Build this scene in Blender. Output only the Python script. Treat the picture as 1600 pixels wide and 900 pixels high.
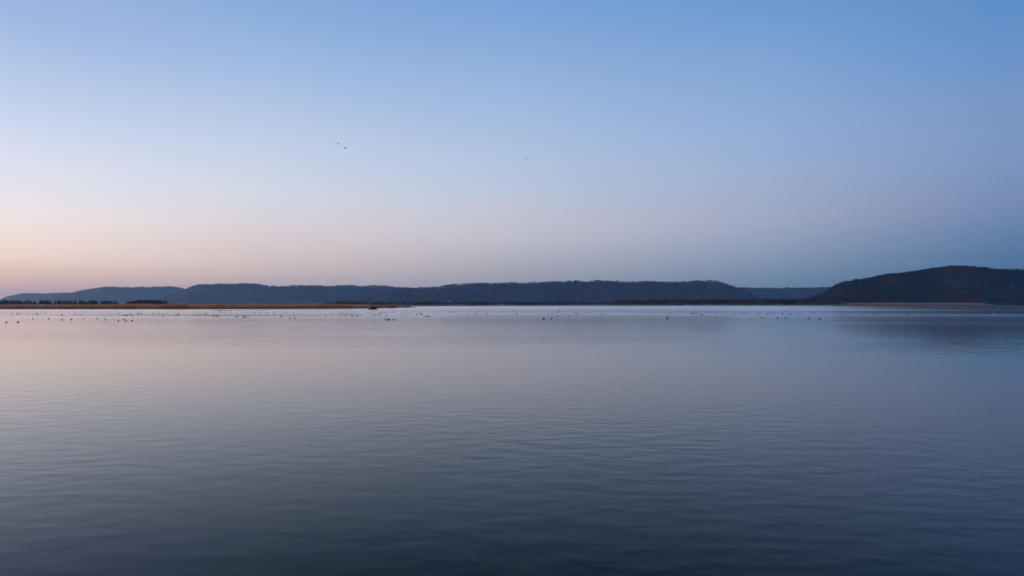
import bpy, math, random
from mathutils import Vector, noise
R = math.radians
random.seed(7)
sc = bpy.context.scene
for o in list(bpy.data.objects):
    bpy.data.objects.remove(o)
C = sc.collection

# ---------------------------------------------------------------- camera
CAM_H = 3.5                      # eye height above the lake, metres
LENS = 21
F = 1600 * LENS / 36             # focal length in photograph pixels
HZ = 474.5                       # photograph row of the true horizon
cam = bpy.data.cameras.new('camera')
cam.lens = LENS
cam.sensor_width = 36
cam.clip_start = 0.1
cam.clip_end = 40000
camo = bpy.data.objects.new('camera', cam)
C.objects.link(camo)
camo.location = (0, 0, CAM_H)
PITCH = math.atan((HZ - 450) / F)
camo.rotation_euler = (math.pi / 2 + PITCH, 0, 0)
sc.camera = camo

# ---------------------------------------------------------------- sky
SUN_AZ = -70.0                   # degrees from the view direction, towards the left
SUN_EL = 4.0
def lin(c):
    return tuple(((v / 255) / 12.92 if v / 255 <= 0.04045 else ((v / 255 + 0.055) / 1.055) ** 2.4) for v in c)

# twilight colours read down five columns of the sky: bearing column -> [(row, sRGB)], from the top down
COLUMNS = [
    (20,   [(14, (156, 180, 221)), (80, (172, 192, 227)), (150, (191, 206, 233)), (200, (206, 215, 236)), (250, (221, 223, 237)), (290, (230, 226, 234)),
            (330, (241, 230, 230)), (370, (246, 223, 214)), (400, (245, 217, 203)), (420, (235, 200, 186)), (440, (223, 182, 170)), (470, (192, 160, 162))]),
    (400,  [(14, (138, 172, 219)), (80, (155, 183, 223)), (150, (175, 195, 227)), (225, (196, 208, 229)), (300, (213, 216, 228)), (350, (222, 211, 214)),
            (380, (221, 204, 203)), (410, (216, 196, 192)), (430, (204, 184, 184)), (450, (192, 174, 178)), (470, (182, 166, 174))]),
    (800,  [(14, (124, 163, 214)), (100, (145, 176, 219)), (175, (163, 187, 222)), (250, (179, 196, 223)), (300, (188, 198, 217)), (340, (197, 196, 208)),
            (370, (195, 192, 203)), (400, (182, 179, 190)), (425, (169, 167, 179)), (450, (157, 159, 174)), (470, (149, 153, 169))]),
    (1200, [(14, (112, 154, 207)), (100, (130, 165, 212)), (200, (147, 174, 214)), (270, (157, 175, 208)), (310, (160, 172, 200)), (340, (163, 170, 195)),
            (380, (147, 160, 186)), (430, (121, 143, 169)), (470, (100, 126, 158))]),
    (1580, [(14, (94, 141, 197)), (80, (106, 146, 199)), (150, (118, 149, 197)), (200, (123, 150, 194)), (250, (124, 148, 188)), (320, (119, 137, 176)),
            (360, (100, 127, 166)), (395, (82, 117, 155)), (440, (72, 106, 145)), (470, (66, 98, 138))]),
]
HIGH = [[(45, (92, 136, 194)), (90, (62, 106, 168))], [(45, (88, 134, 193)), (90, (62, 106, 168))], [(45, (84, 130, 190)), (90, (62, 106, 168))],
        [(45, (78, 125, 186)), (90, (62, 106, 168))], [(45, (70, 116, 178)), (90, (62, 106, 168))]]
def elevation(u, v):
    x, y, z = (u - 800) / F, 1.0, (450 - v) / F
    y, z = y * math.cos(PITCH) - z * math.sin(PITCH), y * math.sin(PITCH) + z * math.cos(PITCH)
    return math.degrees(math.atan2(z, math.hypot(x, y)))
SKY = [(0, [(0, (206, 150, 130)), (1.5, (226, 172, 148)), (4, (243, 205, 182)), (8, (247, 228, 216)), (12, (236, 228, 232)),
            (17, (214, 220, 238)), (24, (172, 196, 230)), (45, (100, 142, 196)), (90, (62, 106, 168))])]
for (u, rows), high in zip(COLUMNS, HIGH):
    stops = [(0.0, rows[-1][1])] + [(max(0.05, elevation(u, v)), c) for v, c in reversed(rows)] + high
    SKY.append((math.degrees(math.atan((u - 800) / F)) - SUN_AZ, stops))
SKY.append((180, [(0, (64, 94, 132)), (4, (72, 106, 146)), (7, (96, 122, 162)), (11, (116, 134, 172)), (15, (116, 142, 184)), (22, (98, 138, 190)),
                  (45, (66, 112, 174)), (90, (62, 106, 168))]))
world = bpy.data.worlds.new('World')
sc.world = world
world.use_nodes = True
nt = world.node_tree
N, L = nt.nodes, nt.links
bg = N['Background']
def math_node(nt, op, a=None, b=None, clamp=False):
    n = nt.nodes.new('ShaderNodeMath'); n.operation = op; n.use_clamp = clamp
    for i, v in enumerate((a, b)):
        if v is None: continue
        if isinstance(v, (int, float)): n.inputs[i].default_value = v
        else: nt.links.new(v, n.inputs[i])
    return n.outputs[0]
def mix_rgb(nt, fac, a, b, blend='MIX'):
    n = nt.nodes.new('ShaderNodeMix'); n.data_type = 'RGBA'; n.blend_type = blend
    for s, v in ((n.inputs[0], fac), (n.inputs[6], a), (n.inputs[7], b)):
        if isinstance(v, (int, float)): s.default_value = v
        elif isinstance(v, tuple): s.default_value = (*v[:3], 1)
        else: nt.links.new(v, s)
    return n.outputs[2]
tc = N.new('ShaderNodeTexCoord')
nrm = N.new('ShaderNodeVectorMath'); nrm.operation = 'NORMALIZE'
L.new(tc.outputs['Generated'], nrm.inputs[0])
sep = N.new('ShaderNodeSeparateXYZ'); L.new(nrm.outputs[0], sep.inputs[0])
el = math_node(nt, 'ARCSINE', math_node(nt, 'MINIMUM', sep.outputs[2], 0.9999))
elf = math_node(nt, 'MULTIPLY', el, 2 / math.pi, clamp=True)          # 0 horizon, 1 zenith
elp = math_node(nt, 'POWER', elf, 0.5)                                # finer steps near the horizon
sx, sy = math.sin(R(SUN_AZ)), math.cos(R(SUN_AZ))
hl = math_node(nt, 'SQRT', math_node(nt, 'ADD', math_node(nt, 'MULTIPLY', sep.outputs[0], sep.outputs[0]),
                                     math_node(nt, 'MULTIPLY', sep.outputs[1], sep.outputs[1])))
dt = math_node(nt, 'DIVIDE', math_node(nt, 'ADD', math_node(nt, 'MULTIPLY', sep.outputs[0], sx),
                                       math_node(nt, 'MULTIPLY', sep.outputs[1], sy)), math_node(nt, 'MAXIMUM', hl, 1e-4))
ang = math_node(nt, 'ARCCOSINE', math_node(nt, 'MAXIMUM', math_node(nt, 'MINIMUM', dt, 0.99999), -0.99999))
col = None
prev = None
for a, stops in SKY:
    rp = N.new('ShaderNodeValToRGB')
    rp.color_ramp.interpolation = 'LINEAR'
    es = rp.color_ramp.elements
    while len(es) > 1: es.remove(es[-1])
    for i, (e, c) in enumerate(stops):
        p = math.sqrt(e / 90)
        s = es[0] if i == 0 else es.new(p)
        s.position = p
        s.color = (*lin(c), 1)
    L.new(elp, rp.inputs[0])
    if col is None: col = rp.outputs[0]
    else:
        mr = N.new('ShaderNodeMapRange'); mr.interpolation_type = 'LINEAR'
        mr.inputs[1].default_value = R(prev); mr.inputs[2].default_value = R(a)
        L.new(ang, mr.inputs[0])
        col = mix_rgb(nt, mr.outputs[0], col, rp.outputs[0])
    prev = a
sky = N.new('ShaderNodeTexSky')
sky.sky_type = 'NISHITA'
sky.sun_disc = False
sky.sun_elevation = R(SUN_EL)
sky.sun_rotation = R(SUN_AZ)
sky.ozone_density = 3.0
SKY_STRENGTH = 0.015
sk = N.new('ShaderNodeVectorMath'); sk.operation = 'SCALE'; sk.inputs[3].default_value = SKY_STRENGTH
L.new(sky.outputs[0], sk.inputs[0])
add = N.new('ShaderNodeVectorMath'); add.operation = 'ADD'
L.new(sk.outputs[0], add.inputs[0]); L.new(col, add.inputs[1])
L.new(add.outputs[0], bg.inputs[0])
bg.inputs[1].default_value = 1.0

# ---------------------------------------------------------------- sun: the last glow, very soft
sl = bpy.data.lights.new('sun', 'SUN')
sl.energy = 1.1
sl.angle = R(25)
sl.color = (1.0, 0.66, 0.48)
slo = bpy.data.objects.new('sun', sl)
C.objects.link(slo)
d = Vector((sx * math.cos(R(SUN_EL)), sy * math.cos(R(SUN_EL)), math.sin(R(SUN_EL))))
slo.rotation_euler = d.to_track_quat('Z', 'Y').to_euler()

sc.view_settings.view_transform = 'Standard'
sc.view_settings.look = 'None'
sc.view_settings.exposure = 0
sc.view_settings.gamma = 1
sc.render.engine = 'CYCLES'
sc.cycles.use_denoising = True
sc.cycles.max_bounces = 6
sc.cycles.transparent_max_bounces = 8
sc.cycles.volume_bounces = 1

# ---------------------------------------------------------------- helpers
def on_water(u, v):
    """photograph pixel -> the place on the lake surface it shows"""
    d = CAM_H * F / (v - HZ)
    return ((u - 800) / F * d, d)
def at(u, dist):
    return (u - 800) / F * dist
def height(v, dist):
    return CAM_H + (HZ - v) / F * dist
def mesh_obj(name, verts, faces, mat=None, parent=None, loc=(0, 0, 0), smooth=False, link=True):
    me = bpy.data.meshes.new(name)
    me.from_pydata(verts, [], faces)
    if smooth: me.polygons.foreach_set('use_smooth', [True] * len(me.polygons))
    for m in (mat if isinstance(mat, (list, tuple)) else [mat]):
        if m: me.materials.append(m)
    me.update()
    o = bpy.data.objects.new(name, me)
    if link: C.objects.link(o)
    o.location = loc
    if parent: o.parent = parent
    return o
def empty(name, loc, rz=0):
    o = bpy.data.objects.new(name, None); C.objects.link(o)
    o.location = loc; o.rotation_euler.z = rz
    o.empty_display_size = 0.1
    return o
def tag(o, label=None, cat=None, group=None, kind=None):
    if label: o['label'] = label
    if cat: o['category'] = cat
    if group: o['group'] = group
    if kind: o['kind'] = kind
    return o
def copy_tree(o, parent=None):
    c = o.copy(); C.objects.link(c)
    if parent: c.parent = parent
    for ch in list(o.children): copy_tree(ch, c)
    return c

class MB:
    def __init__(s): s.v = []; s.f = []; s.mi = []
    def tube(s, a, b, r0, r1, n=4):
        a, b = Vector(a), Vector(b); d = (b - a).normalized()
        x = d.orthogonal().normalized(); y = d.cross(x)
        k = len(s.v)
        for p, r in ((a, r0), (b, r1)):
            for i in range(n):
                t = 2 * math.pi * i / n
                s.v.append(tuple(p + x * (r * math.cos(t)) + y * (r * math.sin(t))))
        for i in range(n):
            j = (i + 1) % n
            s.f.append((k + i, k + j, k + n + j, k + n + i))
        s.f.append(tuple(k + n + i for i in range(n)))
        s.f.append(tuple(k + n - 1 - i for i in range(n)))
    def sliver(s, a, b, w, side=None):
        a, b = Vector(a), Vector(b); d = (b - a)
        x = side if side else d.cross(Vector((random.gauss(0, 1), random.gauss(0, 1), random.gauss(0, 1)))).normalized()
        k = len(s.v)
        s.v += [tuple(a - x * w / 2), tuple(a + x * w / 2), tuple(b)]
        s.f.append((k, k + 1, k + 2))
    def box(s, x0, x1, y0, y1, z0, z1):
        k = len(s.v)
        s.v += [(x0, y0, z0), (x1, y0, z0), (x1, y1, z0), (x0, y1, z0), (x0, y0, z1), (x1, y0, z1), (x1, y1, z1), (x0, y1, z1)]
        s.f += [tuple(k + i for i in q) for q in ((0, 3, 2, 1), (4, 5, 6, 7), (0, 1, 5, 4), (1, 2, 6, 5), (2, 3, 7, 6), (3, 0, 4, 7))]
    def build(s, name, mat=None, parent=None, loc=(0, 0, 0), smooth=False, link=True):
        return mesh_obj(name, s.v, s.f, mat, parent, loc, smooth, link)

def material(name, build):
    m = bpy.data.materials.new(name); m.use_nodes = True
    nt = m.node_tree; b = nt.nodes['Principled BSDF']
    b.inputs['Roughness'].default_value = 0.9
    b.inputs['Specular IOR Level'].default_value = 0.2
    build(nt, b)
    return m
def noise_mat(name, c0, c1, scale, rough=0.9, spec=0.2, per_object=0.0, stretch=(1, 1, 1), c2=None, bump=0):
    def go(nt, b):
        g = nt.nodes.new('ShaderNodeNewGeometry')
        mp = nt.nodes.new('ShaderNodeMapping'); mp.inputs['Scale'].default_value = stretch
        nt.links.new(g.outputs['Position'], mp.inputs[0])
        n = nt.nodes.new('ShaderNodeTexNoise'); n.inputs['Scale'].default_value = scale
        n.inputs['Detail'].default_value = 5
        nt.links.new(mp.outputs[0], n.inputs['Vector'])
        mr = nt.nodes.new('ShaderNodeMapRange'); mr.inputs[1].default_value = 0.35; mr.inputs[2].default_value = 0.65
        nt.links.new(n.outputs[0], mr.inputs[0])
        c = mix_rgb(nt, mr.outputs[0], c0, c1)
        if per_object:
            oi = nt.nodes.new('ShaderNodeObjectInfo')
            f = math_node(nt, 'MULTIPLY', oi.outputs['Random'], per_object)
            c = mix_rgb(nt, f, c, c2 or tuple(v * 0.4 for v in c0))
        nt.links.new(c, b.inputs['Base Color'])
        b.inputs['Roughness'].default_value = rough
        b.inputs['Specular IOR Level'].default_value = spec
        if bump:
            bp = nt.nodes.new('ShaderNodeBump'); bp.inputs['Distance'].default_value = bump
            nt.links.new(n.outputs[0], bp.inputs['Height']); nt.links.new(bp.outputs[0], b.inputs['Normal'])
    return material(name, go)

M = {
    'litter': noise_mat('leaf_litter', (0.055, 0.037, 0.028), (0.085, 0.058, 0.042), 0.02),
    'marsh': noise_mat('marsh_ground', (0.11, 0.07, 0.045), (0.19, 0.125, 0.08), 0.05),
    'mud': noise_mat('lake_mud', (0.035, 0.032, 0.028), (0.055, 0.048, 0.04), 0.3),
    'bark': noise_mat('bare_twigs', (0.045, 0.030, 0.026), (0.125, 0.084, 0.066), 0.009, per_object=0.55, c2=(0.036, 0.026, 0.022)),
    'bark_dark': noise_mat('dark_twigs', (0.048, 0.036, 0.031), (0.066, 0.050, 0.043), 0.1, per_object=0.5),
    'bark_brown': noise_mat('brown_twigs', (0.060, 0.038, 0.026), (0.085, 0.055, 0.038), 0.1),
    'needle': noise_mat('evergreen_needles', (0.022, 0.036, 0.024), (0.035, 0.052, 0.032), 0.05, per_object=0.6, c2=(0.014, 0.024, 0.018)),
    'willow': noise_mat('willow_twigs', (0.17, 0.085, 0.06), (0.27, 0.15, 0.10), 0.015, per_object=0.5, c2=(0.08, 0.045, 0.035)),
    'reed': noise_mat('dry_reed', (0.58, 0.225, 0.11), (0.76, 0.36, 0.19), 0.05, stretch=(1, 1, 0.3)),
    'reed_gold': noise_mat('golden_reed', (0.80, 0.35, 0.18), (0.88, 0.47, 0.27), 0.03, stretch=(1, 1, 0.3)),
    'reed_dull': noise_mat('dull_reed', (0.55, 0.35, 0.26), (0.70, 0.48, 0.37), 0.03, stretch=(1, 1, 0.3)),
    'stick': noise_mat('wet_sticks', (0.02, 0.016, 0.013), (0.045, 0.034, 0.026), 3.0, bump=0.05),
    'feather': noise_mat('dark_plumage', (0.014, 0.013, 0.014), (0.03, 0.026, 0.024), 12.0, rough=0.7),
    'feather_white': noise_mat('white_plumage', (0.78, 0.77, 0.74), (0.84, 0.83, 0.8), 6.0, rough=0.7),
    'bill': noise_mat('orange_bill', (0.35, 0.14, 0.03), (0.42, 0.18, 0.05), 20.0, rough=0.5),
    'white_wall': noise_mat('white_siding', (0.70, 0.70, 0.68), (0.80, 0.80, 0.78), 1.5, rough=0.7, stretch=(0.2, 0.2, 3)),
    'roof': noise_mat('dark_shingle', (0.02, 0.02, 0.022), (0.035, 0.033, 0.034), 2.0, bump=0.02),
    'glass': noise_mat('dark_window', (0.02, 0.025, 0.03), (0.03, 0.035, 0.04), 1.0, rough=0.1, spec=0.5),
    'wood': noise_mat('weathered_wood', (0.07, 0.05, 0.038), (0.11, 0.08, 0.06), 4.0, stretch=(1, 1, 0.2)),
    'brick': noise_mat('chimney_brick', (0.2, 0.1, 0.07), (0.26, 0.14, 0.1), 3.0),
}

# ---------------------------------------------------------------- water
def water_build(nt, b):
    g = nt.nodes.new('ShaderNodeNewGeometry')
    sp = nt.nodes.new('ShaderNodeSeparateXYZ'); nt.links.new(g.outputs['Position'], sp.inputs[0])
    def tex(scale, stretch, detail=2, rough=0.5, dist=0.0, off=(0, 0, 0), rot=0):
        mp = nt.nodes.new('ShaderNodeMapping'); mp.inputs['Scale'].default_value = stretch
        mp.inputs['Location'].default_value = off; mp.inputs['Rotation'].default_value = (0, 0, rot)
        nt.links.new(g.outputs['Position'], mp.inputs[0])
        n = nt.nodes.new('ShaderNodeTexNoise'); n.inputs['Scale'].default_value = scale
        n.inputs['Detail'].default_value = detail; n.inputs['Roughness'].default_value = rough
        n.inputs['Distortion'].default_value = dist
        nt.links.new(mp.outputs[0], n.inputs['Vector'])
        return n.outputs[0]
    def rng(x, a, b_, c, d_, smooth=True):
        n = nt.nodes.new('ShaderNodeMapRange')
        if smooth: n.interpolation_type = 'SMOOTHSTEP'
        for i, v in enumerate((a, b_, c, d_)): n.inputs[i + 1].default_value = v
        nt.links.new(x, n.inputs[0]); return n.outputs[0]
    Y = sp.outputs[1]
    # wind lanes: ruffled far out, slicks and ruffled streaks drawn out across the lake, nearly calm nearer the bank
    X = sp.outputs[0]
    wob = tex(1.0, (0.009, 0.02, 1), 4, 0.6)
    wob = math_node(nt, 'MULTIPLY', math_node(nt, 'SUBTRACT', wob, 0.5), 0.75)
    Yw = math_node(nt, 'MULTIPLY', Y, math_node(nt, 'ADD', wob, 1.0))
    lane = math_node(nt, 'DIVIDE', 3266.0 / 60.0, math_node(nt, 'MAXIMUM', Yw, 20.0), clamp=True)
    rp = nt.nodes.new('ShaderNodeValToRGB'); es = rp.color_ramp.elements
    LANES = [(0, .175), (6, .17), (8.6, .16), (11, .142), (13.2, .13), (14.4, .122), (15.8, .146), (17.2, .146), (19.4, .11), (22, .116), (30, .108), (40, .09), (50, .08), (60, .07)]
    while len(es) > 1: es.remove(es[-1])
    for i, (p, r) in enumerate(LANES):
        e = es[0] if i == 0 else es.new(p / 60)
        e.position = p / 60; e.color = (r, r, r, 1)
    nt.links.new(lane, rp.inputs[0])
    streak = tex(1.0, (0.0025, 0.045, 1), 3, 0.6, 0.3)
    on = rng(Y, 90, 200, 0.0, 1.0)
    gust = math_node(nt, 'MULTIPLY', math_node(nt, 'MULTIPLY', math_node(nt, 'SUBTRACT', streak, 0.5), on), 2.4)
    rough = math_node(nt, 'MULTIPLY', rp.outputs[0], math_node(nt, 'ADD', 1.0, gust))
    lee = math_node(nt, 'SUBTRACT', X, math_node(nt, 'MULTIPLY', Y, 0.44))          # calmer in the lee of the right hill
    rough = math_node(nt, 'MULTIPLY', rough, rng(lee, -20, 160, 1.0, 0.5))
    # small wavelets; real relief of a few millimetres
    w1 = tex(1.0, (1.05, 2.1, 1), 1.5, 0.45, 0.0, rot=0.06)
    w2 = tex(1.0, (2.4, 4.8, 1), 2, 0.5, 0.0, off=(3, 9, 0), rot=-0.10)
    w3 = tex(1.0, (0.5, 0.85, 1), 3, 0.55, 0.0, off=(11, 2, 0), rot=0.12)
    patch = rng(tex(1.0, (0.03, 0.05, 1), 3), 0.36, 0.64, 0.3, 1.5)
    h = math_node(nt, 'ADD', math_node(nt, 'MULTIPLY', w1, 0.016), math_node(nt, 'MULTIPLY', w2, 0.0026))
    h = math_node(nt, 'MULTIPLY', h, math_node(nt, 'MULTIPLY', patch, rng(Y, 12, 45, 1.0, 0.22)))
    h = math_node(nt, 'ADD', h, math_node(nt, 'MULTIPLY', w3, math_node(nt, 'MULTIPLY', rng(Y, 20, 70, 0.005, 0.05), rng(tex(1.0, (0.012, 0.03, 1), 2, 0.5, 0.0, off=(5, 1, 0)), 0.4, 0.62, 0.25, 1.0))))
    h = math_node(nt, 'MULTIPLY', h, math_node(nt, 'MINIMUM', math_node(nt, 'DIVIDE', 45.0, math_node(nt, 'MAXIMUM', Y, 1.0)), 1.0))   # the breeze dies away from the bank
    bp = nt.nodes.new('ShaderNodeBump'); bp.inputs['Strength'].default_value = 1; bp.inputs['Distance'].default_value = 1
    nt.links.new(h, bp.inputs['Height'])
    # mirror of the sky weighted by Fresnel over a dark water body
    body = nt.nodes.new('ShaderNodeBsdfDiffuse'); body.inputs['Color'].default_value = (0.0015, 0.006, 0.008, 1)
    gl = nt.nodes.new('ShaderNodeBsdfAnisotropic'); gl.distribution = 'MULTI_GGX'
    gl.inputs['Color'].default_value = (1, 1, 1, 1)
    nt.links.new(rough, gl.inputs['Roughness']); nt.links.new(bp.outputs[0], gl.inputs['Normal'])
    fr = nt.nodes.new('ShaderNodeFresnel'); fr.inputs['IOR'].default_value = 1.333
    nt.links.new(bp.outputs[0], fr.inputs['Normal'])
    mx = nt.nodes.new('ShaderNodeMixShader')
    nt.links.new(rng(fr.outputs[0], 0.054, 0.885, 0.0, 1.0, False), mx.inputs[0])
    nt.links.new(body.outputs[0], mx.inputs[1]); nt.links.new(gl.outputs[0], mx.inputs[2])
    nt.links.new(mx.outputs[0], nt.nodes['Material Output'].inputs['Surface'])
    nt.nodes.remove(b)
def see_through_blades(m, amount=0.55):
    """dry blades let some of the light behind them through"""
    nt = m.node_tree; b = nt.nodes['Principled BSDF']
    tr = nt.nodes.new('ShaderNodeBsdfTranslucent'); mx = nt.nodes.new('ShaderNodeMixShader'); mx.inputs[0].default_value = amount
    nt.links.new(b.inputs['Base Color'].links[0].from_socket, tr.inputs['Color'])
    nt.links.new(b.outputs[0], mx.inputs[1]); nt.links.new(tr.outputs[0], mx.inputs[2])
    nt.links.new(mx.outputs[0], nt.nodes['Material Output'].inputs['Surface'])
for k in ('reed', 'reed_gold', 'reed_dull'): see_through_blades(M[k])
M['water'] = material('lake_water', water_build)
X0, X1, Y0, Y1 = -9500, 9500, -250, 9800
lake = mesh_obj('lake_water', [(X0, Y0, 0), (X1, Y0, 0), (X1, 3200, 0), (X0, 3200, 0)], [(0, 1, 2, 3)], M['water'])
tag(lake, 'calm rippled lake reflecting the twilight sky', 'lake', kind='structure')
bed = mesh_obj('ground', [(X0, Y0, -1.6), (X1, Y0, -1.6), (X1, Y1, -1.6), (X0, Y1, -1.6)], [(0, 1, 2, 3)], M['mud'])
tag(bed, 'muddy lake bed and valley floor', 'ground', kind='structure')

# ---------------------------------------------------------------- land
def land(name, front, back, label, z=0.25):
    """a low flat shore: front edge dips under the water, back edge further inland"""
    v, f = [], []
    n = len(front)
    for (x, y), (bx, by) in zip(front, back):
        dx, dy = bx - x, by - y
        l = math.hypot(dx, dy)
        v += [(x - dx / l * 3, y - dy / l * 3, -0.4), (x + dx / l * 3, y + dy / l * 3, z), (bx, by, z + 0.2), (bx + dx / l * 4, by + dy / l * 4, -0.8)]
    for i in range(n - 1):
        k = i * 4
        for j in range(3): f.append((k + j, k + 4 + j, k + 5 + j, k + 1 + j))
    o = mesh_obj(name, v, f, M['marsh'])
    return tag(o, label, 'shore', kind='structure')
def interp(pts, x):
    if x <= pts[0][0]: return pts[0][1]
    for (a, b), (c, d_) in zip(pts, pts[1:]):
        if x <= c:
            t = (x - a) / (c - a)
            return b + (d_ - b) * t
    return pts[-1][1]

FAR = [(-700, 477.9), (0, 478.2), (400, 478.4), (600, 478.5), (650, 478.5), (700, 478.3), (800, 477.95), (900, 477.8), (1000, 477.75), (1100, 477.7), (1200, 477.75),
       (1290, 477.6), (1320, 477.0), (1400, 476.95), (1500, 476.8), (1560, 476.5), (1620, 476.3), (1800, 476.3), (2300, 476.3)]
far_front = []
u = -700
while u <= 2300:
    v_ = interp(FAR, u) + 0.10 * noise.noise(Vector((u * 0.03, 0, 0)))
    far_front.append(on_water(u, v_)); u += 20
far_back = [(x * 1.0, 9600.0) for x, y in far_front]
land('far_shore', far_front, far_back, 'low marshy valley floor along the far side of the lake', 0.3)
ISL = [(-420, 483.6), (-200, 483.3), (0, 482.85), (100, 482.8), (200, 482.75), (300, 482.7), (400, 482.6), (500, 482.3), (550, 482.0), (590, 481.4), (620, 480.7), (650, 480.3)]
isl_front, isl_back = [], []
u = -420
while u <= 650:
    v_ = interp(ISL, u) + 0.12 * noise.noise(Vector((u * 0.05, 3, 0)))
    x, y = on_water(u, v_)
    dep = min(160, 6 + (650 - u) * 0.9)
    isl_front.append((x, y)); isl_back.append((x - dep * 0.1, y + dep)); u += 10
land('reed_island', isl_front, isl_back, 'low reed grown bank reaching out from the left', 0.25)
wood_front = [(at(u, 720), 720 + 10 * math.sin(u * 0.03)) for u in range(-400, 300, 20)]
wood_back = [(x, y + 140) for x, y in wood_front]
land('wooded_bank', wood_front, wood_back, 'low bank behind the left reeds carrying a row of trees', 0.4)

# ---------------------------------------------------------------- bluffs
HILLS = [
    # distance, front width, back width, profile, label
    (8300, 480, 500, [(-60, 474.5), (-20, 472), (0, 468.5), (8, 464.5), (20, 461.5), (35, 458.5), (60, 458.4), (80, 458), (105, 457.4), (130, 456.5), (190, 455), (240, 457), (280, 463), (300, 474.5)],
     'farthest, palest blue bluff at the left end of the ridge line'),
    (6900, 450, 600, [(60, 474.5), (85, 466), (100, 460.5), (112, 457.4), (125, 453.6), (150, 450), (170, 448), (200, 448.7), (230, 448.5), (265, 447.8), (280, 449.5), (290, 452.3), (305, 456), (330, 463), (360, 474.5)],
     'second bluff from the left, hazy blue with a flat top'),
    (5600, 440, 700, [(225, 474.5), (250, 468), (270, 460), (286, 453), (297, 447.5), (310, 445), (330, 443.5), (350, 443), (375, 443), (400, 443.5), (415, 445.5), (425, 447), (445, 447), (465, 446), (480, 446.3), (500, 446),
      (520, 446.2), (550, 445.5), (565, 446), (575, 447), (588, 445), (600, 445.8), (612, 447.2), (635, 449), (655, 452), (680, 458), (710, 474.5)],
     'long blue wooded bluff left of the picture centre'),
    (6000, 380, 700, [(1090, 474.5), (1110, 460), (1140, 451), (1155, 449.3), (1180, 449.5), (1205, 450), (1240, 449.7), (1270, 450), (1290, 449), (1310, 448.5), (1360, 449), (1420, 452), (1500, 458), (1600, 474.5)],
     'distant low bluff seen through the gap beside the right hill'),
    (4400, 420, 700, [(560, 474.5), (590, 464), (612, 455), (635, 450.5), (650, 450), (670, 449.5), (690, 449.5), (700, 446.8), (715, 445.3), (728, 444), (735, 442.3), (760, 442.7), (785, 442.5), (800, 441.3), (840, 441), (870, 439.5),
      (895, 438.7), (915, 438.9), (945, 438.5), (960, 439), (975, 440.7), (985, 441.3), (1000, 440.3), (1015, 440), (1035, 441), (1055, 441), (1075, 440.5), (1090, 439), (1115, 439), (1125, 440.5), (1140, 445), (1155, 451), (1170, 458), (1185, 466), (1200, 474.5)],
     'long dark wooded bluff in the middle of the far shore'),
    (2050, 400, 600, [(1225, 474.5), (1250, 471), (1270, 464), (1285, 458), (1295, 453), (1305, 446), (1313, 441.5), (1325, 438.5), (1340, 436), (1360, 433), (1380, 429), (1400, 426.5), (1420, 424.5), (1440, 422), (1455, 418.5), (1470, 416.5),
      (1485, 415.5), (1505, 415), (1520, 415.5), (1540, 417.5), (1560, 418.5), (1580, 419), (1600, 419), (1700, 421), (1850, 426), (2000, 436), (2150, 455), (2250, 474.5)],
     'nearest and tallest wooded hill, nearly black, on the right shore'),
]
EDGE = [20, 120, 292, 1290, 1150, 1300]
hill_fn = []
for hi, (D, wf, wb, prof, label) in enumerate(HILLS):
    tree_h = 10.0 if D > 3000 else 13.0
    kx = (EDGE[hi] - 800) / F          # the ridge's flank runs back in this direction
    pts = [(at(u, D), max(0.0, height(v, D) - CAM_H * (v > 474) - tree_h)) for u, v in prof]
    xa, xb = pts[0][0], pts[-1][0]
    def hfun(x, s, pts=pts, hi=hi, wf=wf, wb=wb, D=D, kx=kx):
        """x along the ridge, s: -1 front foot .. 0 ridge .. 1 back foot -> (x, y, z)"""
        H = interp(pts, x)
        H += min(1, H / 40.0) * (3.2 * noise.noise(Vector((x / 85.0, hi * 4.0, 6))) + 2.2 * noise.noise(Vector((x / 33.0, hi * 4.0, 2))))
        spur = noise.fractal(Vector((x / 420.0, hi * 7.3, 1.5)), 0.8, 2.0, 4)
        bend = (120 if D > 3000 else 25) * noise.noise(Vector((x / 900.0, hi * 3.1, 0)))
        wfx = wf * (1 + 0.55 * spur) * (0.45 + 0.55 * min(1, H / 110.0))
        if s < 0:
            t = 1 + s
            z = H * (t * t * (3 - 2 * t) * 0.45 + 0.55 * t)
            z *= 1 + 0.16 * (1 - t) * t * 4 * noise.fractal(Vector((x / 130.0, t * 2.0, hi * 5.0)), 0.9, 2.0, 4)
            y = D + bend * (H > 1) + s * wfx
        else:
            z = H * (1 - s * s * (3 - 2 * s))
            y = D + bend * (H > 1) + s * wb
        return x + (y - D) * kx, y, z
    nx = int((xb - xa) / (16 if D < 3000 else 28))
    ss = [-1 + i / 22 for i in range(23)] + [0.15, 0.35, 0.6, 0.8, 1.0]
    V, Fc = [], []
    for i in range(nx + 1):
        x = xa + (xb - xa) * i / nx
        for s in ss:
            xx, y, z = hfun(x, s)
            V.append((xx, y, z + 0.3 if abs(s) < 0.999 else -0.5))
    m = len(ss)
    for i in range(nx):
        for j in range(m - 1):
            Fc.append((i * m + j, (i + 1) * m + j, (i + 1) * m + j + 1, i * m + j + 1))
    h = mesh_obj('hill', V, Fc, M['litter'], smooth=True)
    tag(h, label, 'hill', kind='structure')
    hill_fn.append((D, xa, xb, hfun, pts))

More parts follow.
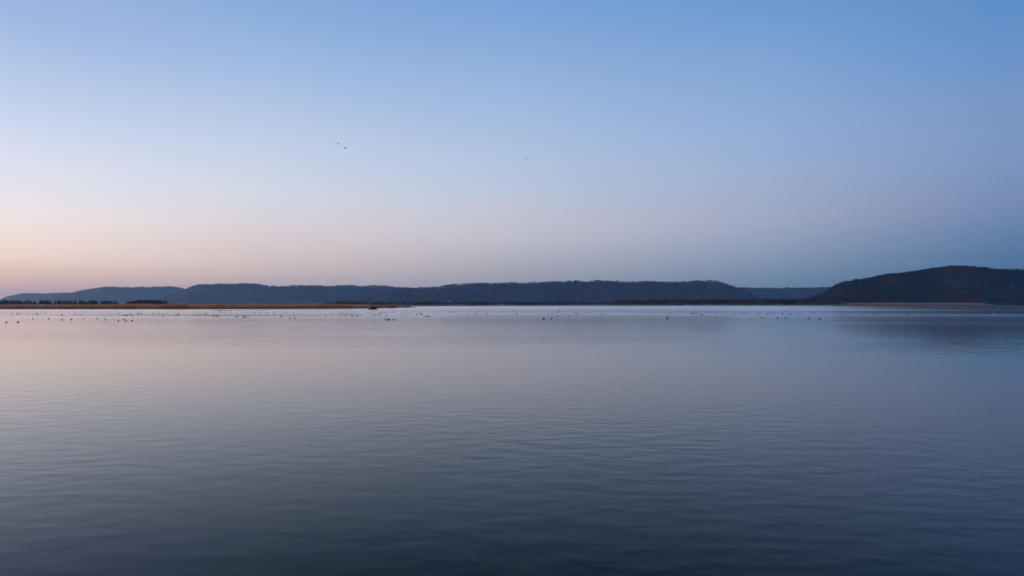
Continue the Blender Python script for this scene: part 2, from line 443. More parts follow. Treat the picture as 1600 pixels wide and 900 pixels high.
# ---------------------------------------------------------------- trees
def bare_tree(h, spread, twigs, w, seed, low=0.25):
    """bare winter tree: trunk and limbs, and a crown of thin twigs"""
    random.seed(seed)
    t, c = MB(), MB()
    top = Vector((random.uniform(-.05, .05) * h, random.uniform(-.05, .05) * h, h * 0.72))
    t.tube((0, 0, -0.5), top * 0.45, h * 0.022, h * 0.016, 5)
    t.tube(top * 0.45, top, h * 0.016, h * 0.006, 5)
    tips = [(top, Vector((0, 0, 1)))]
    for i in range(9):
        f = random.uniform(low + 0.05, 0.95)
        p = top * f
        a = i * 2.4 + random.uniform(-.5, .5)
        out = spread * h * (0.55 + 0.6 * math.sin(math.pi * min(1, f * 0.95))) * random.uniform(.6, 1)
        q = p + Vector((math.cos(a) * out, math.sin(a) * out, h * random.uniform(.12, .3)))
        q.z = min(q.z, h * 0.95)
        t.tube(p, q, h * 0.008, h * 0.003, 3)
        tips.append((q, (q - p).normalized()))
        mid = p.lerp(q, 0.55)
        tips.append((mid, ((q - p).normalized() + Vector((0, 0, .6))).normalized()))
    for i in range(twigs):
        p, d_ = random.choice(tips)
        p = p + Vector((random.gauss(0, 1), random.gauss(0, 1), random.gauss(0, .7))) * (h * 0.07)
        dd = (d_ + Vector((random.gauss(0, .6), random.gauss(0, .6), random.gauss(.35, .5)))).normalized()
        c.sliver(p, p + dd * h * random.uniform(.08, .19), w * random.uniform(.6, 1.4))
    return t, c
def conifer(h, spread, seed):
    random.seed(seed)
    t, c = MB(), MB()
    t.tube((0, 0, -0.5), (0, 0, h), h * 0.018, h * 0.003, 5)
    for i in range(130):
        f = random.uniform(0.1, 1.0) ** 0.8
        z = h * f
        r = spread * h * (1.03 - f) * random.uniform(.7, 1.1)
        a = random.uniform(0, 6.283)
        c.sliver((0, 0, z), (math.cos(a) * r, math.sin(a) * r, z - r * 0.35), h * 0.07 * (1.2 - f) + 0.1)
    return t, c
def joined(name, t, c, mat):
    k = len(t.v)
    o = mesh_obj(name, t.v + c.v, t.f + [tuple(i + k for i in f) for f in c.f], mat, link=False)
    return o
variants = []
for i in range(4):
    t, c = bare_tree(13, 0.26 + 0.03 * i, 260, 0.30, 100 + i)
    variants.append(joined('bare_tree_source', t, c, M['bark']))
con_variants = []
for i in range(2):
    t, c = conifer(14, 0.2 + 0.04 * i, 200 + i)
    con_variants.append(joined('evergreen_source', t, c, M['needle']))
wil_variants = []
for i in range(3):
    t, c = bare_tree(8, 0.36, 240, 0.26, 300 + i, low=0.05)
    wil_variants.append(joined('willow_source', t, c, M['willow']))

def scatter(name, points, sources, smin, smax, label, cat, seed=0):
    me = bpy.data.meshes.new(name)
    me.from_pydata(points, [], [])
    o = bpy.data.objects.new(name, me); C.objects.link(o)
    ng = bpy.data.node_groups.new(name, 'GeometryNodeTree')
    ng.interface.new_socket('Geometry', in_out='INPUT', socket_type='NodeSocketGeometry')
    ng.interface.new_socket('Geometry', in_out='OUTPUT', socket_type='NodeSocketGeometry')
    n, l = ng.nodes, ng.links
    gi, go = n.new('NodeGroupInput'), n.new('NodeGroupOutput')
    jn = n.new('GeometryNodeJoinGeometry')
    for s in reversed(sources):
        oi = n.new('GeometryNodeObjectInfo'); oi.inputs['Object'].default_value = s
        oi.inputs['As Instance'].default_value = True
        l.new(oi.outputs['Geometry'], jn.inputs[0])
    ip = n.new('GeometryNodeInstanceOnPoints')
    l.new(gi.outputs[0], ip.inputs['Points']); l.new(jn.outputs[0], ip.inputs['Instance'])
    ip.inputs['Pick Instance'].default_value = True
    ri = n.new('FunctionNodeRandomValue'); ri.data_type = 'INT'
    for sck in ri.inputs:
        if sck.type == 'INT' and sck.name == 'Min': sck.default_value = 0
        if sck.type == 'INT' and sck.name == 'Max': sck.default_value = len(sources) - 1
        if sck.name == 'Seed': sck.default_value = seed
    outi = [s for s in ri.outputs if s.type == 'INT'][0]
    l.new(outi, ip.inputs['Instance Index'])
    rs = n.new('FunctionNodeRandomValue'); rs.data_type = 'FLOAT'
    for sck in rs.inputs:
        if sck.type == 'VALUE' and sck.name == 'Min': sck.default_value = smin
        if sck.type == 'VALUE' and sck.name == 'Max': sck.default_value = smax
        if sck.name == 'Seed': sck.default_value = seed + 1
    outs = [s for s in rs.outputs if s.type == 'VALUE'][0]
    l.new(outs, ip.inputs['Scale'])
    rr = n.new('FunctionNodeRandomValue'); rr.data_type = 'FLOAT_VECTOR'
    for sck in rr.inputs:
        if sck.type == 'VECTOR' and sck.name == 'Min': sck.default_value = (0, 0, 0)
        if sck.type == 'VECTOR' and sck.name == 'Max': sck.default_value = (0.12, 0.12, 6.283)
        if sck.name == 'Seed': sck.default_value = seed + 2
    outv = [s for s in rr.outputs if s.type == 'VECTOR'][0]
    l.new(outv, ip.inputs['Rotation'])
    l.new(ip.outputs[0], go.inputs[0])
    md = o.modifiers.new('scatter', 'NODES'); md.node_group = ng
    return tag(o, label, cat, kind='stuff')

rnd = random.Random(11)
FOREST_LABELS = ['woodland on the farthest pale blue bluff at left', 'woodland on the flat topped hazy bluff second from left', 'woodland on the long blue bluff left of centre',
                 'woodland on the distant low bluff in the right gap', 'bare woodland on the long dark bluff in the middle', 'bare brown woodland on the tall right hill']
for hi, (D, xa, xb, hfun, pts) in enumerate(hill_fn):
    pb, pc = [], []
    near = D < 3000
    n = int((xb - xa) * (9.0 if near else 2.6))
    for i in range(n):
        x = rnd.uniform(xa, xb)
        u_ = 800 + x / D * F
        if u_ < -40 or u_ > 1660: continue
        s = rnd.uniform(-1.0, 0.12) if rnd.random() < 0.72 else rnd.gauss(-0.05, 0.06)
        if interp(pts, x) < 2 and rnd.random() < 0.8: continue
        xx, y, z = hfun(x, s)
        ev = noise.fractal(Vector((x / 160.0, s * 2.2, hi * 2.0 + 9)), 0.8, 2.0, 3)
        bias = 0.10
        if near: bias = 0.42 - 0.55 * min(1, max(0, (u_ - 1420) / 160))
        (pc if ev > bias else pb).append((xx, y, z))
    if near:
        for i in range(1500):
            x = rnd.uniform(at(1235, D), at(1330, D)); s = rnd.uniform(-0.9, 0.1)
            pb.append(hfun(x, s))
    k = 1.0 if near else 1.15
    scatter('forest', pb, variants, 0.5 * k, 1.3 * k, FOREST_LABELS[hi], 'forest', hi * 5)
    if pc:
        scatter('evergreen_forest', pc, con_variants, 0.6 * k, 1.1 * k, FOREST_LABELS[hi].replace('bare brown ', '').replace('bare ', '').replace('woodland', 'dark evergreen woodland'), 'forest', hi * 5 + 3)

# floodplain scrub and trees along the far shore
def strip_points(u0, u1, n, d0, d1, keep=lambda u: 1.0):
    out = []
    while len(out) < n:
        u = rnd.uniform(u0, u1)
        if rnd.random() > keep(u): continue
        sh = CAM_H * F / (interp(FAR, u) - HZ)
        d_ = sh + rnd.uniform(d0, d1)
        out.append((at(u, d_), d_, 0.3))
    return out
scatter('floodplain_scrub', strip_points(505, 1330, 4200, 14, 230, lambda u: 0.12 + 0.88 * (noise.noise(Vector((u / 38.0, 2.2, 0))) > -0.1)), wil_variants, 0.45, 0.95, 'brown willow scrub along the middle of the far shore', 'scrub', 71)
scatter('floodplain_forest', strip_points(960, 1330, 2400, 90, 420, lambda u: min(1, max(0.12, (u - 960) / 200))), variants, 0.65, 1.0, 'low dark bare wood behind the middle of the far shore', 'forest', 75)
scatter('hill_foot_scrub', strip_points(1240, 1660, 2600, 60, 420), wil_variants, 0.45, 1.0, 'dull brown scrub at the foot of the right hill', 'scrub', 78)

# ---------------------------------------------------------------- reeds
def reeds(name, spots, hmin, hmax, w, mat, label, lean=0.12):
    v, f = [], []
    for (x, y, z, hh) in spots:
        h = rnd.uniform(hmin, hmax) * hh
        a = rnd.uniform(0, math.pi)
        dx, dy = math.cos(a) * w / 2, math.sin(a) * w / 2
        lx, ly = rnd.gauss(0, lean) * h, rnd.gauss(0, lean) * h
        k = len(v)
        v += [(x - dx, y - dy, z - .2), (x + dx, y + dy, z - .2), (x + lx * .5 + dx * .9, y + ly * .5 + dy * .9, z + h * .6), (x + lx * .5 - dx * .9, y + ly * .5 - dy * .9, z + h * .6),
              (x + lx, y + ly, z + h)]
        f += [(k, k + 1, k + 2, k + 3), (k + 3, k + 2, k + 4)]
    o = mesh_obj(name, v, f, mat)
    return tag(o, label, 'reeds', kind='stuff')
spots = []
for i in range(38000):
    u = rnd.uniform(-400, 641)
    v_ = interp(ISL, u) + 0.12 * noise.noise(Vector((u * 0.05, 3, 0)))
    x, y = on_water(u, v_)
    dep = min(60, 3 + (650 - u) * 0.5)
    q = rnd.random() ** 1.6
    n_ = noise.fractal(Vector((x / 18.0, q * 2, 4)), 0.9, 2, 3)
    hh = 1.02 + 0.30 * n_ - 0.10 * max(0, (200 - u) / 200.0)
    if u > 520: hh *= max(0.35, 1 - (u - 520) / 210.0)
    if rnd.random() < 0.12: hh *= 0.6
    spots.append((x, y + 0.5 + dep * q, 0.2, hh))
reeds('reed_bed', spots, 2.4, 3.6, 0.14, M['reed'], 'rusty brown reed bed along the low bank at left')
spots = []
for i in range(26000):
    u = rnd.uniform(1309, 1552)
    sh = CAM_H * F / (interp(FAR, u) - HZ)
    q = rnd.random() ** 1.5
    edge = min(1, (u - 1306) / 14, (1556 - u) / 24)
    x, y = at(u, sh), sh + 2 + q * 42
    hh = (1 + 0.15 * noise.fractal(Vector((x / 25.0, q, 8)), 0.9, 2, 3)) * max(.3, edge)
    spots.append((x * y / sh, y, 0.25, hh))
reeds('golden_reed_bed', spots, 3.4, 5.0, 0.28, M['reed_gold'], 'golden orange reed strip at the foot of the right hill')
spots = []
for i in range(22000):
    u = rnd.uniform(640, 1309)
    sh = CAM_H * F / (interp(FAR, u) - HZ)
    keep = 0.35 + 0.65 * (noise.noise(Vector((u / 45.0, 5, 5))) > -0.15)
    if rnd.random() > keep: continue
    q = rnd.random()
    y = sh + 2 + q * 16
    spots.append((at(u, y), y, 0.25, 0.8 + 0.3 * noise.noise(Vector((u / 12.0, 1, 1)))))
reeds('far_reed_fringe', spots, 1.6, 2.9, 0.22, M['reed_dull'], 'thin reed fringe edging the water in the middle distance')

# ---------------------------------------------------------------- single trees
def thicket_tree(h, spread, n, w, seed, peak):
    """many-stemmed bare tree, twiggy down to the ground"""
    random.seed(seed)
    t, c = MB(), MB()
    for i in range(5):
        a = i * 1.3
        p = Vector((math.cos(a), math.sin(a), 0)) * spread * h * 0.25
        q = Vector((math.cos(a) * spread * h * 0.5, math.sin(a) * spread * h * 0.5, h * random.uniform(.6, .9)))
        t.tube(p * 0.4 + Vector((0, 0, -.4)), q, h * 0.014, h * 0.004, 4)
    for i in range(n):
        f = random.random() ** 1.25 * 0.86
        r = spread * h * (1 - f ** peak) * math.sqrt(random.random()) * 1.05 + 0.02 * h
        a = random.uniform(0, 6.283)
        p = Vector((math.cos(a) * r, math.sin(a) * r, h * f))
        dd = Vector((math.cos(a) * 0.25 + random.gauss(0, .25), math.sin(a) * 0.25 + random.gauss(0, .25), 1)).normalized()
        c.sliver(p, p + dd * min(h * random.uniform(.1, .26), h * 1.02 - p.z), w * random.uniform(.6, 1.3))
    return t, c
protos = []
for (sp_, n_, w_, sd_, pk_, mt_) in ((0.20, 620, 0.15, 501, 1.3, 'bark_dark'), (0.26, 680, 0.15, 502, 1.8, 'bark_dark'), (0.34, 900, 0.17, 503, 2.6, 'bark_dark'), (0.42, 1500, 0.2, 504, 3.2, 'bark_brown')):
    a, b = thicket_tree(9, sp_, n_, w_, sd_, pk_)
    r = empty('bare_tree', (0, 0, 0))
    a.build('trunk', M[mt_], r); b.build('crown', M[mt_], r)
    protos.append([r, False])
def place_tree(kind, loc, scale, label, group, cat='tree'):
    r, used = protos[kind]
    o = r if not used else copy_tree(r)
    protos[kind][1] = True
    o.location = loc; o.scale = scale; o.rotation_euler.z = rnd.uniform(0, 6.28)
    return tag(o, label, cat, group)
for i in range(64):
    u = -6 + i * 3.05 + rnd.uniform(-3.2, 3.2)
    dd = rnd.uniform(735, 800)
    topv = 469.3 + 1.0 * noise.noise(Vector((u / 9.0, 2, 2))) + rnd.uniform(-1.3, 1.9) + (1.2 if u > 150 else 0)
    s = (height(topv, dd) - 0.4) / 9.0
    place_tree(rnd.choice((0, 1, 1, 2)), (at(u, dd), dd, 0.4), (s * 1.15, s * 1.15, s),
               'small bare tree in the dark row behind the reeds at far left', 'row of bare trees behind the left reeds')
for i in range(20):
    u = 202 + i * 3.0 + rnd.uniform(-1, 1)
    dd = rnd.uniform(735, 790)
    k = math.sin(math.pi * min(1, max(0, (u - 196) / 70)))
    topv = 471.0 - 3.4 * k + rnd.uniform(-.5, 1.3)
    s = (height(topv, dd) - 0.4) / 9.0
    place_tree(2, (at(u, dd), dd, 0.4), (s * 1.2, s * 1.2, s),
               'bushy tree in the dark thicket behind the left reeds', 'thicket behind the left reeds')
for (u, topv, dd, wd) in ((1584, 462, 1560, 1.15), (1593, 459.5, 1540, 1.4), (1604, 457.8, 1550, 1.5), (1617, 458.5, 1545, 1.5)):
    s = (height(topv, dd) - 0.3) / 9.0
    place_tree(3, (at(u, dd), dd, 0.3), (s * wd * .7, s * wd * .7, s),
               {1584: 'leftmost and lowest dark brown tree of the right edge clump', 1593: 'second dark brown tree of the clump at the right edge',
                1604: 'third dark brown tree of the clump, cut by the right edge', 1617: 'outermost dark brown tree of the clump at the right edge'}[u], 'tree clump at the right edge')
x_, y_, z_ = hill_fn[4][3](at(898, 4400), 0.0)
place_tree(3, (x_, y_, z_), (3.0, 3.0, 2.3), 'broad tree standing above the ridge of the middle bluff', None)

# ---------------------------------------------------------------- houses
def house(u, dist, w, dpt, hw, hr, z, rz, label, chimney=True):
    r = empty('house', (at(u, dist), dist, z), rz)
    m = MB()
    k = [(-w / 2, -dpt / 2, -1), (w / 2, -dpt / 2, -1), (w / 2, dpt / 2, -1), (-w / 2, dpt / 2, -1),
         (-w / 2, -dpt / 2, hw), (w / 2, -dpt / 2, hw), (w / 2, dpt / 2, hw), (-w / 2, dpt / 2, hw), (0, -dpt / 2, hw + hr), (0, dpt / 2, hw + hr)]
    m.v = k; m.f = [(0, 1, 5, 8, 4), (2, 3, 7, 9, 6), (1, 2, 6, 5), (3, 0, 4, 7), (0, 3, 2, 1)]
    m.build('wall', M['white_wall'], r)
    q = MB(); o_, e = 0.5, 0.22
    sl_ = hr / (w / 2)
    for sgn in (-1, 1):
        b0 = len(q.v)
        xs = sgn * (w / 2 + o_); zs = hw - o_ * sl_
        for yy in (-dpt / 2 - o_, dpt / 2 + o_):
            q.v += [(0, yy, hw + hr + .03), (xs, yy, zs + .03), (xs, yy, zs + .03 + e), (0, yy, hw + hr + .03 + e)]
        fs = [(0, 1, 2, 3), (7, 6, 5, 4), (3, 2, 6, 7), (0, 4, 5, 1), (1, 5, 6, 2)]
        q.f += [tuple(b0 + i for i in (f if sgn > 0 else f[::-1])) for f in fs]
    rf = q.build('roof', M['roof'], r)
    if chimney:
        cm = MB(); cm.box(w * .18, w * .18 + .7, dpt * .1, dpt * .1 + .7, hw + hr * .4, hw + hr + 0.9); cm.build('chimney', M['brick'], rf)
    for wx in (-w * .25, w * .25):
        wm = MB(); wm.box(wx - .5, wx + .5, -dpt / 2 - .04, -dpt / 2 + .02, 1.0, 2.3)
        wo = wm.build('window', M['glass'], r)
        fm = MB(); fm.box(wx - .6, wx + .6, -dpt / 2 - .09, -dpt / 2 - .01, 0.88, 0.99); fm.build('sill', M['white_wall'], wo)
    dm = MB(); dm.box(-.45, .45, -dpt / 2 - .05, -dpt / 2 + .02, -0.2, 2.0); dm.build('door', M['wood'], r)
    return tag(r, label, 'house')
house(1235.2, 1290, 5.0, 8, 3.0, 2.4, 2.2, 0.15, 'small white gabled house at left of the lakeside pair')
house(1240.2, 1325, 5.4, 9, 3.6, 2.8, 4.0, -0.2, 'small white gabled house at right of the lakeside pair')
house(702.2, 1500, 5.0, 6, 3.0, 1.8, 7.2, 0.1, 'lone pale house low on the slope of the middle shore')
house(283, 2600, 6.5, 7, 3.6, 2.0, 6.5, 0.0, 'tiny white house below the saddle between the left bluffs')
x_, y_, z_ = hill_fn[2][3](at(420.5, 5600), -0.12)
house(420.5, y_, 10, 10, 8, 4, z_ + 3, 0.2, 'white house high on the left bluff near its ridge')

# ---------------------------------------------------------------- beaver lodge and hunting blind
lx, ly = on_water(583, 483.6)
lodge = empty('beaver_lodge', (lx, ly, 0))
V, Fc = [], []
nr, na = 7, 26
for i in range(nr + 1):
    t = i / nr
    for j in range(na):
        a = 2 * math.pi * j / na
        k = 1 + 0.22 * noise.noise(Vector((math.cos(a) * 1.5, math.sin(a) * 1.5, t * 3)))
        rr_ = (1 - t) * 3.3 * k
        z = 1.75 * (1 - (1 - t) ** 1.35) + 0.12 * noise.noise(Vector((math.cos(a) * 4, math.sin(a) * 4, t * 6))) - 0.1
        V.append((rr_ * math.cos(a) + 0.25 * t, rr_ * math.sin(a) * .8, z))
for i in range(nr):
    for j in range(na):
        Fc.append((i * na + j, i * na + (j + 1) % na, (i + 1) * na + (j + 1) % na, (i + 1) * na + j))
mesh_obj('mound', V, Fc, M['stick'], lodge)
sm = MB()
for i in range(170):
    a = rnd.uniform(0, 6.283); t = rnd.random() ** 0.7
    p = Vector((3.3 * (1 - t) * math.cos(a), 2.6 * (1 - t) * math.sin(a), 1.7 * (1 - (1 - t) ** 1.35)))
    d_ = Vector((rnd.gauss(0, 1), rnd.gauss(0, 1), rnd.gauss(.15, .35))).normalized()
    l_ = rnd.uniform(.4, 1.1)
    sm.tube(p - d_ * l_ * .5, p + d_ * l_ * .5, rnd.uniform(.02, .05), .015, 3)
st = sm.build('stick_pile', M['stick'], lodge); st['kind'] = 'stuff'
tag(lodge, 'dark beaver lodge of sticks in the water off the reed bank', 'beaver lodge')

bd = CAM_H * F / (481.2 - HZ)
blind = empty('hunting_blind', (at(611, bd), bd + 2, 0.2))
bw, bh = 6.6, 3.0
for px_ in (-bw / 2, bw / 2):
    for py_ in (-1.0, 1.0):
        pm = MB(); pm.tube((px_, py_, -0.8), (px_ + .03, py_, bh + (0.7 if py_ < 0 else 0)), 0.13, 0.11, 7); pm.build('post', M['wood'], blind)
for k_ in range(2):
    rm = MB(); rm.box(-bw / 2 - .1, bw / 2 + .1, -1.17, -1.13, 0.7 + 1.3 * k_, 0.82 + 1.3 * k_); rm.build('rail', M['wood'], blind)
tm = MB()
for i in range(520):
    x = rnd.uniform(-bw / 2 + .1, bw / 2 - .1); yy = -1.25 if rnd.random() < .6 else 1.1
    z1 = rnd.uniform(2.2, 2.9)
    tm.sliver((x, yy + rnd.gauss(0, .05), -.2), (x + rnd.gauss(0, .15), yy + rnd.gauss(0, .08), z1), .16, Vector((1, rnd.gauss(0, .3), 0)).normalized())
th = tm.build('reed_screen', M['reed'], blind); th['kind'] = 'stuff'
tag(blind, 'reed covered hunting blind with dark posts at the bank tip', 'blind')

# ---------------------------------------------------------------- waterfowl
def loft(rings, n=8):
    """rings: (centre, radius across, radius up, tilt of the ring normal in the xz plane) -> one closed skin"""
    v, f = [], []
    for (cx, cz, ry, rz, tilt) in rings:
        for i in range(n):
            a = 2 * math.pi * i / n
            yy = ry * math.cos(a); k = rz * math.sin(a)
            v.append((cx - k * math.sin(tilt), yy, cz + k * math.cos(tilt)))
    m = len(rings)
    for i in range(m - 1):
        for j in range(n):
            f.append((i * n + j, i * n + (j + 1) % n, (i + 1) * n + (j + 1) % n, (i + 1) * n + j))
    f.append(tuple(range(n))[::-1]); f.append(tuple((m - 1) * n + j for j in range(n)))
    return v, f
DUCK = [(-.27, .115, .012, .008, .2), (-.23, .095, .04, .025, .15), (-.16, .075, .085, .065, .05), (-.04, .07, .11, .095, 0), (.08, .07, .105, .095, -.1), (.15, .085, .08, .085, .5),
        (.185, .13, .05, .055, 1.1), (.195, .18, .036, .038, 1.4), (.205, .225, .036, .038, 1.2), (.225, .255, .04, .04, .6), (.26, .258, .034, .034, 0), (.285, .25, .022, .02, -.1), (.34, .238, .016, .008, -.1), (.352, .236, .008, .004, -.1)]
dv, df = loft(DUCK)
duck_me = mesh_obj('duck', dv, df, M['feather'], smooth=True, link=False).data
gull_me = mesh_obj('gull', dv, df, M['feather_white'], smooth=True, link=False).data
def bird_on_water(name, me, u, v, s, label, group):
    x, y = on_water(u, v)
    o = bpy.data.objects.new(name, me); C.objects.link(o)
    o.location = (x, y, 0.0)
    o.rotation_euler.z = (0 if rnd.random() < .5 else math.pi) + rnd.gauss(0, .55)
    o.scale = (s * 0.85, s * 0.85, s * 1.15)
    return tag(o, label, name, group)
NEAR = [  # photograph place of the waterline, size, label
    (10.4, 504.1, 1.15, 'dark duck nearest the left edge, lowest of all the birds'),
    (29.3, 503.8, 1.15, 'dark duck second from the left edge in the nearest row'),
    (52.0, 498.7, 1.1, 'dark duck third from the left edge below the left reeds'),
    (77.3, 498.6, 1.1, 'dark duck fourth from the left edge below the left reeds'),
    (97.0, 499.7, 1.1, 'dark duck fifth from the left edge below the left reeds'),
    (111.7, 499.6, 1.1, 'dark duck sixth from the left edge below the left reeds'),
    (131.7, 498.1, 1.1, 'dark duck seventh from the left edge, long and low'),
    (152.7, 497.9, 1.1, 'dark duck eighth from the left edge below the left reeds'),
    (165.0, 499.4, 1.1, 'dark duck ninth from the left edge below the left reeds'),
    (185.7, 501.6, 1.1, 'left duck of the close three below the left thicket'),
    (194.5, 499.4, 1.1, 'upper duck of the close three below the left thicket'),
    (197.2, 502.0, 1.1, 'lower right duck of the close three below the left thicket'),
    (207.1, 501.6, 1.15, 'single dark duck just right of the close three'),
    (255.3, 494.6, 1.1, 'lone dark duck below the gap right of the thicket'),
    (275.7, 493.5, 1.2, 'left duck of a pair below the saddle of the left bluffs'),
    (280.0, 493.2, 1.1, 'right duck of a pair below the saddle of the left bluffs'),
    (309.1, 492.4, 1.1, 'single duck left of the dense cluster below the left bluff'),
    (334.4, 494.3, 1.5, 'bulky dark duck leading the small cluster below the left bluff'),
    (340.0, 495.2, 1.2, 'lower right duck of the small cluster below the left bluff'),
    (439.5, 495.8, 1.2, 'left duck of the three spaced below the reed bank middle'),
    (453.6, 497.4, 1.2, 'middle duck of the three spaced below the reed bank middle'),
    (461.2, 497.4, 1.2, 'right duck of the three spaced below the reed bank middle'),
    (602.4, 499.6, 1.15, 'left duck of the near three below the beaver lodge'),
    (608.0, 499.8, 1.55, 'large middle duck of the near three below the beaver lodge'),
    (615.3, 499.8, 1.2, 'right duck of the near three below the beaver lodge'),
    (665.3, 494.6, 1.2, 'left duck of the tight trio right of the lodge'),
    (668.0, 494.8, 1.1, 'middle duck of the tight trio right of the lodge'),
    (671.3, 494.8, 1.1, 'right duck of the tight trio right of the lodge'),
    (849.6, 498.7, 1.5, 'long dark duck left of a pair at the picture centre'),
    (862.0, 498.4, 1.2, 'smaller dark duck right of a pair at the picture centre'),
    (871.3, 493.4, 1.2, 'dark duck just above the centre pair, left one'),
    (889.3, 493.5, 1.2, 'dark duck just above the centre pair, right one'),
    (1042.0, 497.7, 1.75, 'large lone dark duck with raised tail right of centre'),
    (1190.4, 497.4, 1.3, 'first of five near ducks below the lakeside houses'),
    (1214.9, 497.5, 1.3, 'second of five near ducks below the lakeside houses'),
    (1227.3, 497.4, 1.2, 'third of five near ducks, right below the lakeside houses'),
    (1262.9, 497.8, 1.4, 'fourth of five near ducks, right of the lakeside houses'),
    (1280.4, 498.4, 1.4, 'fifth and lowest of five near ducks below the houses'),
    (1316.0, 493.4, 1.3, 'lone dark duck below the left tip of the golden reeds'),
    (1505.3, 493.6, 1.1, 'lone small dark duck in the dark hill reflection'),
]
for (u, v_, s, lab) in NEAR:
    bird_on_water('duck', duck_me, u, v_, s * 0.8, lab, 'ducks floating on the lake')
def zone(o, arr):
    return [(o + a / 7.5, 400 + b / 7.5) for a, b in arr]
Z1 = zone(0, [(97, 674), (145, 674), (137, 692), (209, 675), (240, 673), (335, 674), (386, 683), (428, 684), (446, 684), (430, 672), (494, 671), (541, 671), (730, 692), (877, 686), (894, 678), (950, 685), (985, 676), (1404, 675), (1450, 694), (1470, 694), (1485, 694), (1497, 693)])
Z2 = zone(200, [(25, 674), (28, 695), (53, 695), (120, 680), (132, 673), (160, 674), (303, 676), (368, 676), (425, 676), (462, 656), (594, 675), (672, 676), (783, 670), (850, 668), (878, 668), (900, 682), (927, 668), (912, 675), (1018, 660), (1080, 656), (1112, 658), (1135, 670), (1140, 658), (1205, 656), (1356, 661), (1410, 661), (1478, 670), (1490, 668),
                (1030, 690), (1065, 692), (1270, 714), (1293, 714), (1355, 717), (1370, 708), (1383, 718), (1420, 713)]
        + [(1020 + i * 13 + rnd.uniform(-4, 4), 640 + rnd.uniform(-2, 2)) for i in range(12)] + [(1210 + i * 26, 637 + rnd.uniform(-2, 2)) for i in range(6)])
Z3 = zone(400, [(820, 685), (880, 685), (915, 670), (965, 680), (975, 672), (1005, 682), (1015, 668), (1040, 683), (1060, 680), (1075, 680), (1120, 682), (1128, 701), (1150, 690), (1170, 668), (1182, 703), (1190, 680), (1225, 690), (1335, 662), (1390, 690), (1400, 660), (1432, 686), (1450, 686), (1455, 668), (1485, 668), (1300, 668), (1360, 672),
                (30, 660), (42, 670), (118, 662), (140, 663), (210, 670), (225, 660), (290, 670), (335, 660), (362, 660), (445, 671), (505, 672), (12, 637), (40, 636), (70, 638), (95, 635), (128, 636)])
Z4 = zone(600, [(25, 690), (35, 664), (115, 657), (5, 660), (215, 687), (238, 690), (250, 660), (277, 678), (310, 660), (314, 676), (350, 655), (385, 686), (403, 657), (425, 676), (438, 674), (447, 687), (577, 677), (580, 636), (640, 668), (705, 650), (762, 664), (793, 653), (830, 656), (884, 684), (975, 687), (1042, 683), (1072, 680), (1078, 672), (1190, 692), (1212, 672), (1347, 654), (1400, 656), (1497, 655), (1102, 618), (1123, 622), (1285, 618)])
Z5 = zone(800, [(50, 676), (58, 685), (320, 682), (425, 684), (470, 677), (515, 674), (550, 660), (595, 684), (585, 652), (615, 652), (640, 685), (725, 670), (748, 683), (775, 685), (760, 668), (822, 684), (875, 685), (900, 668), (1005, 684), (1050, 683), (1075, 682), (1027, 643), (1243, 631), (1337, 640), (1375, 606), (1485, 680), (12, 650), (550, 640)])
Z6 = zone(1000, [(168, 681), (345, 679), (440, 681), (597, 679), (607, 676), (630, 676), (655, 676), (713, 692), (735, 692), (885, 680), (997, 690), (1072, 692), (1117, 683), (1191, 681), (1213, 674), (1250, 677), (1372, 680), (1403, 678), (1490, 677), (185, 602), (1255, 618), (770, 598)])
Z7 = zone(1200, [(20, 656), (45, 660), (3, 680), (45, 680), (122, 656), (165, 679), (250, 679), (348, 681), (385, 655), (520, 655), (193, 626), (200, 648), (153, 624), (268, 624), (305, 620), (410, 634), (515, 610), (675, 618), (763, 617), (833, 632), (850, 655), (930, 630), (988, 614), (1018, 610), (830, 650), (1100, 670), (1250, 672), (1345, 668), (1290, 690)])
Z8 = zone(1400, [(118, 680), (152, 680), (308, 682), (345, 682), (742, 686), (25, 683)])
for zs, lab in ((Z1, 'tiny dark duck in the far scatter off the left end of the reeds'),
                (Z2, 'tiny dark duck in the far flock below the long left bluff'),
                (Z3, 'tiny dark duck in the dense flock left of and below the lodge'),
                (Z4, 'tiny dark duck in the far scatter right of the lodge'),
                (Z5, 'tiny dark duck in the far row below the highest middle bluff'),
                (Z6, 'tiny dark duck in the thin far row right of centre'),
                (Z7, 'tiny dark duck in the far scatter off the lakeside houses'),
                (Z8, 'tiny dark duck in the far row below the right hill')):
    for k_, (u, v_) in enumerate(sorted(zs)):
        if zs is Z8:
            lab = ('leftmost', 'second from left', 'third from left', 'fourth from left', 'fifth from left', 'rightmost')[k_] + ' of six tiny ducks below the right hill'
        s = rnd.uniform(0.8, 1.12) * (1.0 + max(0, (490 - v_)) * 0.03)
        bird_on_water('duck', duck_me, u, v_ + 0.4, s, lab, 'ducks floating on the lake')
bird_on_water('gull', gull_me, 1550.7, 492.0, 0.8, 'left white gull of the pair floating below the right hill', 'pair of white gulls')
bird_on_water('gull', gull_me, 1565.3, 492.1, 0.8, 'right white gull of the pair floating below the right hill', 'pair of white gulls')

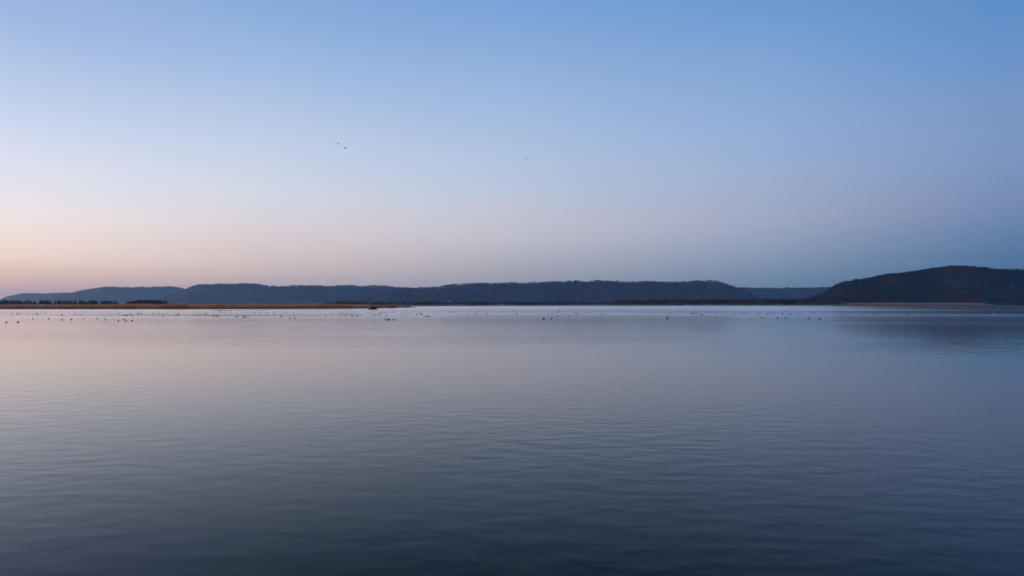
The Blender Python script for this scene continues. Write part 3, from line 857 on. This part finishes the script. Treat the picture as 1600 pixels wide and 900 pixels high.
def flying_bird(u, v, dist, s, flap, rz, label, group=None):
    BODY = [(-.45, .02, .05, .01, 0), (-.32, .0, .06, .03, 0), (-.12, -.01, .10, .09, 0), (.08, 0, .11, .10, 0), (.24, .02, .07, .07, 0), (.36, .05, .035, .035, 0), (.52, .08, .028, .028, 0), (.60, .09, .042, .042, 0), (.66, .085, .035, .032, 0), (.74, .07, .012, .008, 0)]
    v0, f0 = loft(BODY)
    for sg in (-1, 1):
        k = len(v0)
        for (yy, cx, ch, zz) in ((.05, .04, .34, .04), (.35, .08, .33, .04 + .30 * math.sin(flap)), (.62, .02, .26, .04 + .52 * math.sin(flap)), (.86, -.08, .06, .04 + .60 * math.sin(flap * 1.0))):
            yw = sg * (.05 + (yy - .05) * math.cos(flap * .8))
            v0 += [(cx + ch * .45, yw, zz + .018), (cx - ch * .55, yw, zz + .006), (cx - ch * .55, yw, zz - .006), (cx + ch * .45, yw, zz - .018)]
        for i in range(3):
            for j in range(4):
                q = (k + i * 4 + j, k + i * 4 + (j + 1) % 4, k + (i + 1) * 4 + (j + 1) % 4, k + (i + 1) * 4 + j)
                f0.append(q if sg > 0 else q[::-1])
        f0.append(tuple(k + 12 + j for j in range(4)))
    o = mesh_obj('flying_bird', v0, f0, M['feather'], loc=(at(u, dist), dist, height(v, dist)))
    o.scale = (s, s, s); o.rotation_euler = (0.15, -0.1, rz)
    return tag(o, label, 'bird', group)
flying_bird(527.3, 223.5, 330, 1.35, 0.7, 2.6, 'upper left bird of the dark pair flying in the open sky', 'pair of flying birds')
flying_bird(538.5, 230.0, 325, 1.65, 0.35, 2.9, 'lower right bird of the dark pair flying in the open sky', 'pair of flying birds')
flying_bird(824.6, 246.5, 480, 1.35, 0.6, 0.4, 'rightmost and darkest bird of the small distant flying group', 'distant group of flying birds')
flying_bird(821.0, 247.0, 640, 1.2, 0.9, 0.3, 'faint middle bird of the small distant flying group', 'distant group of flying birds')
flying_bird(822.0, 249.6, 560, 1.15, 0.15, 0.2, 'lowest bird of the small distant flying group', 'distant group of flying birds')
flying_bird(816.4, 249.0, 680, 1.15, 0.8, 0.5, 'leftmost faint bird of the small distant flying group', 'distant group of flying birds')
flying_bird(428.3, 430.0, 700, 1.4, 0.7, 0.1, 'lone tiny bird flying low over the left bluff')

# ---------------------------------------------------------------- haze: the evening air over the valley
hz = MB(); hz.box(X0 - 200, X1 + 200, Y0 - 100, Y1 + 200, -2.6, 215)
hm = bpy.data.materials.new('evening_haze'); hm.use_nodes = True
hn = hm.node_tree
hn.nodes.remove(hn.nodes['Principled BSDF'])
pv = hn.nodes.new('ShaderNodeVolumePrincipled')
pv.inputs['Color'].default_value = (0.42, 0.68, 1.0, 1)
pv.inputs['Density'].default_value = 0.00006
pv.inputs['Anisotropy'].default_value = 0.55
hn.links.new(pv.outputs[0], hn.nodes['Material Output'].inputs['Volume'])
ho = hz.build('haze', hm)
tag(ho, 'thin blue evening haze over the lake valley', 'haze', kind='stuff')
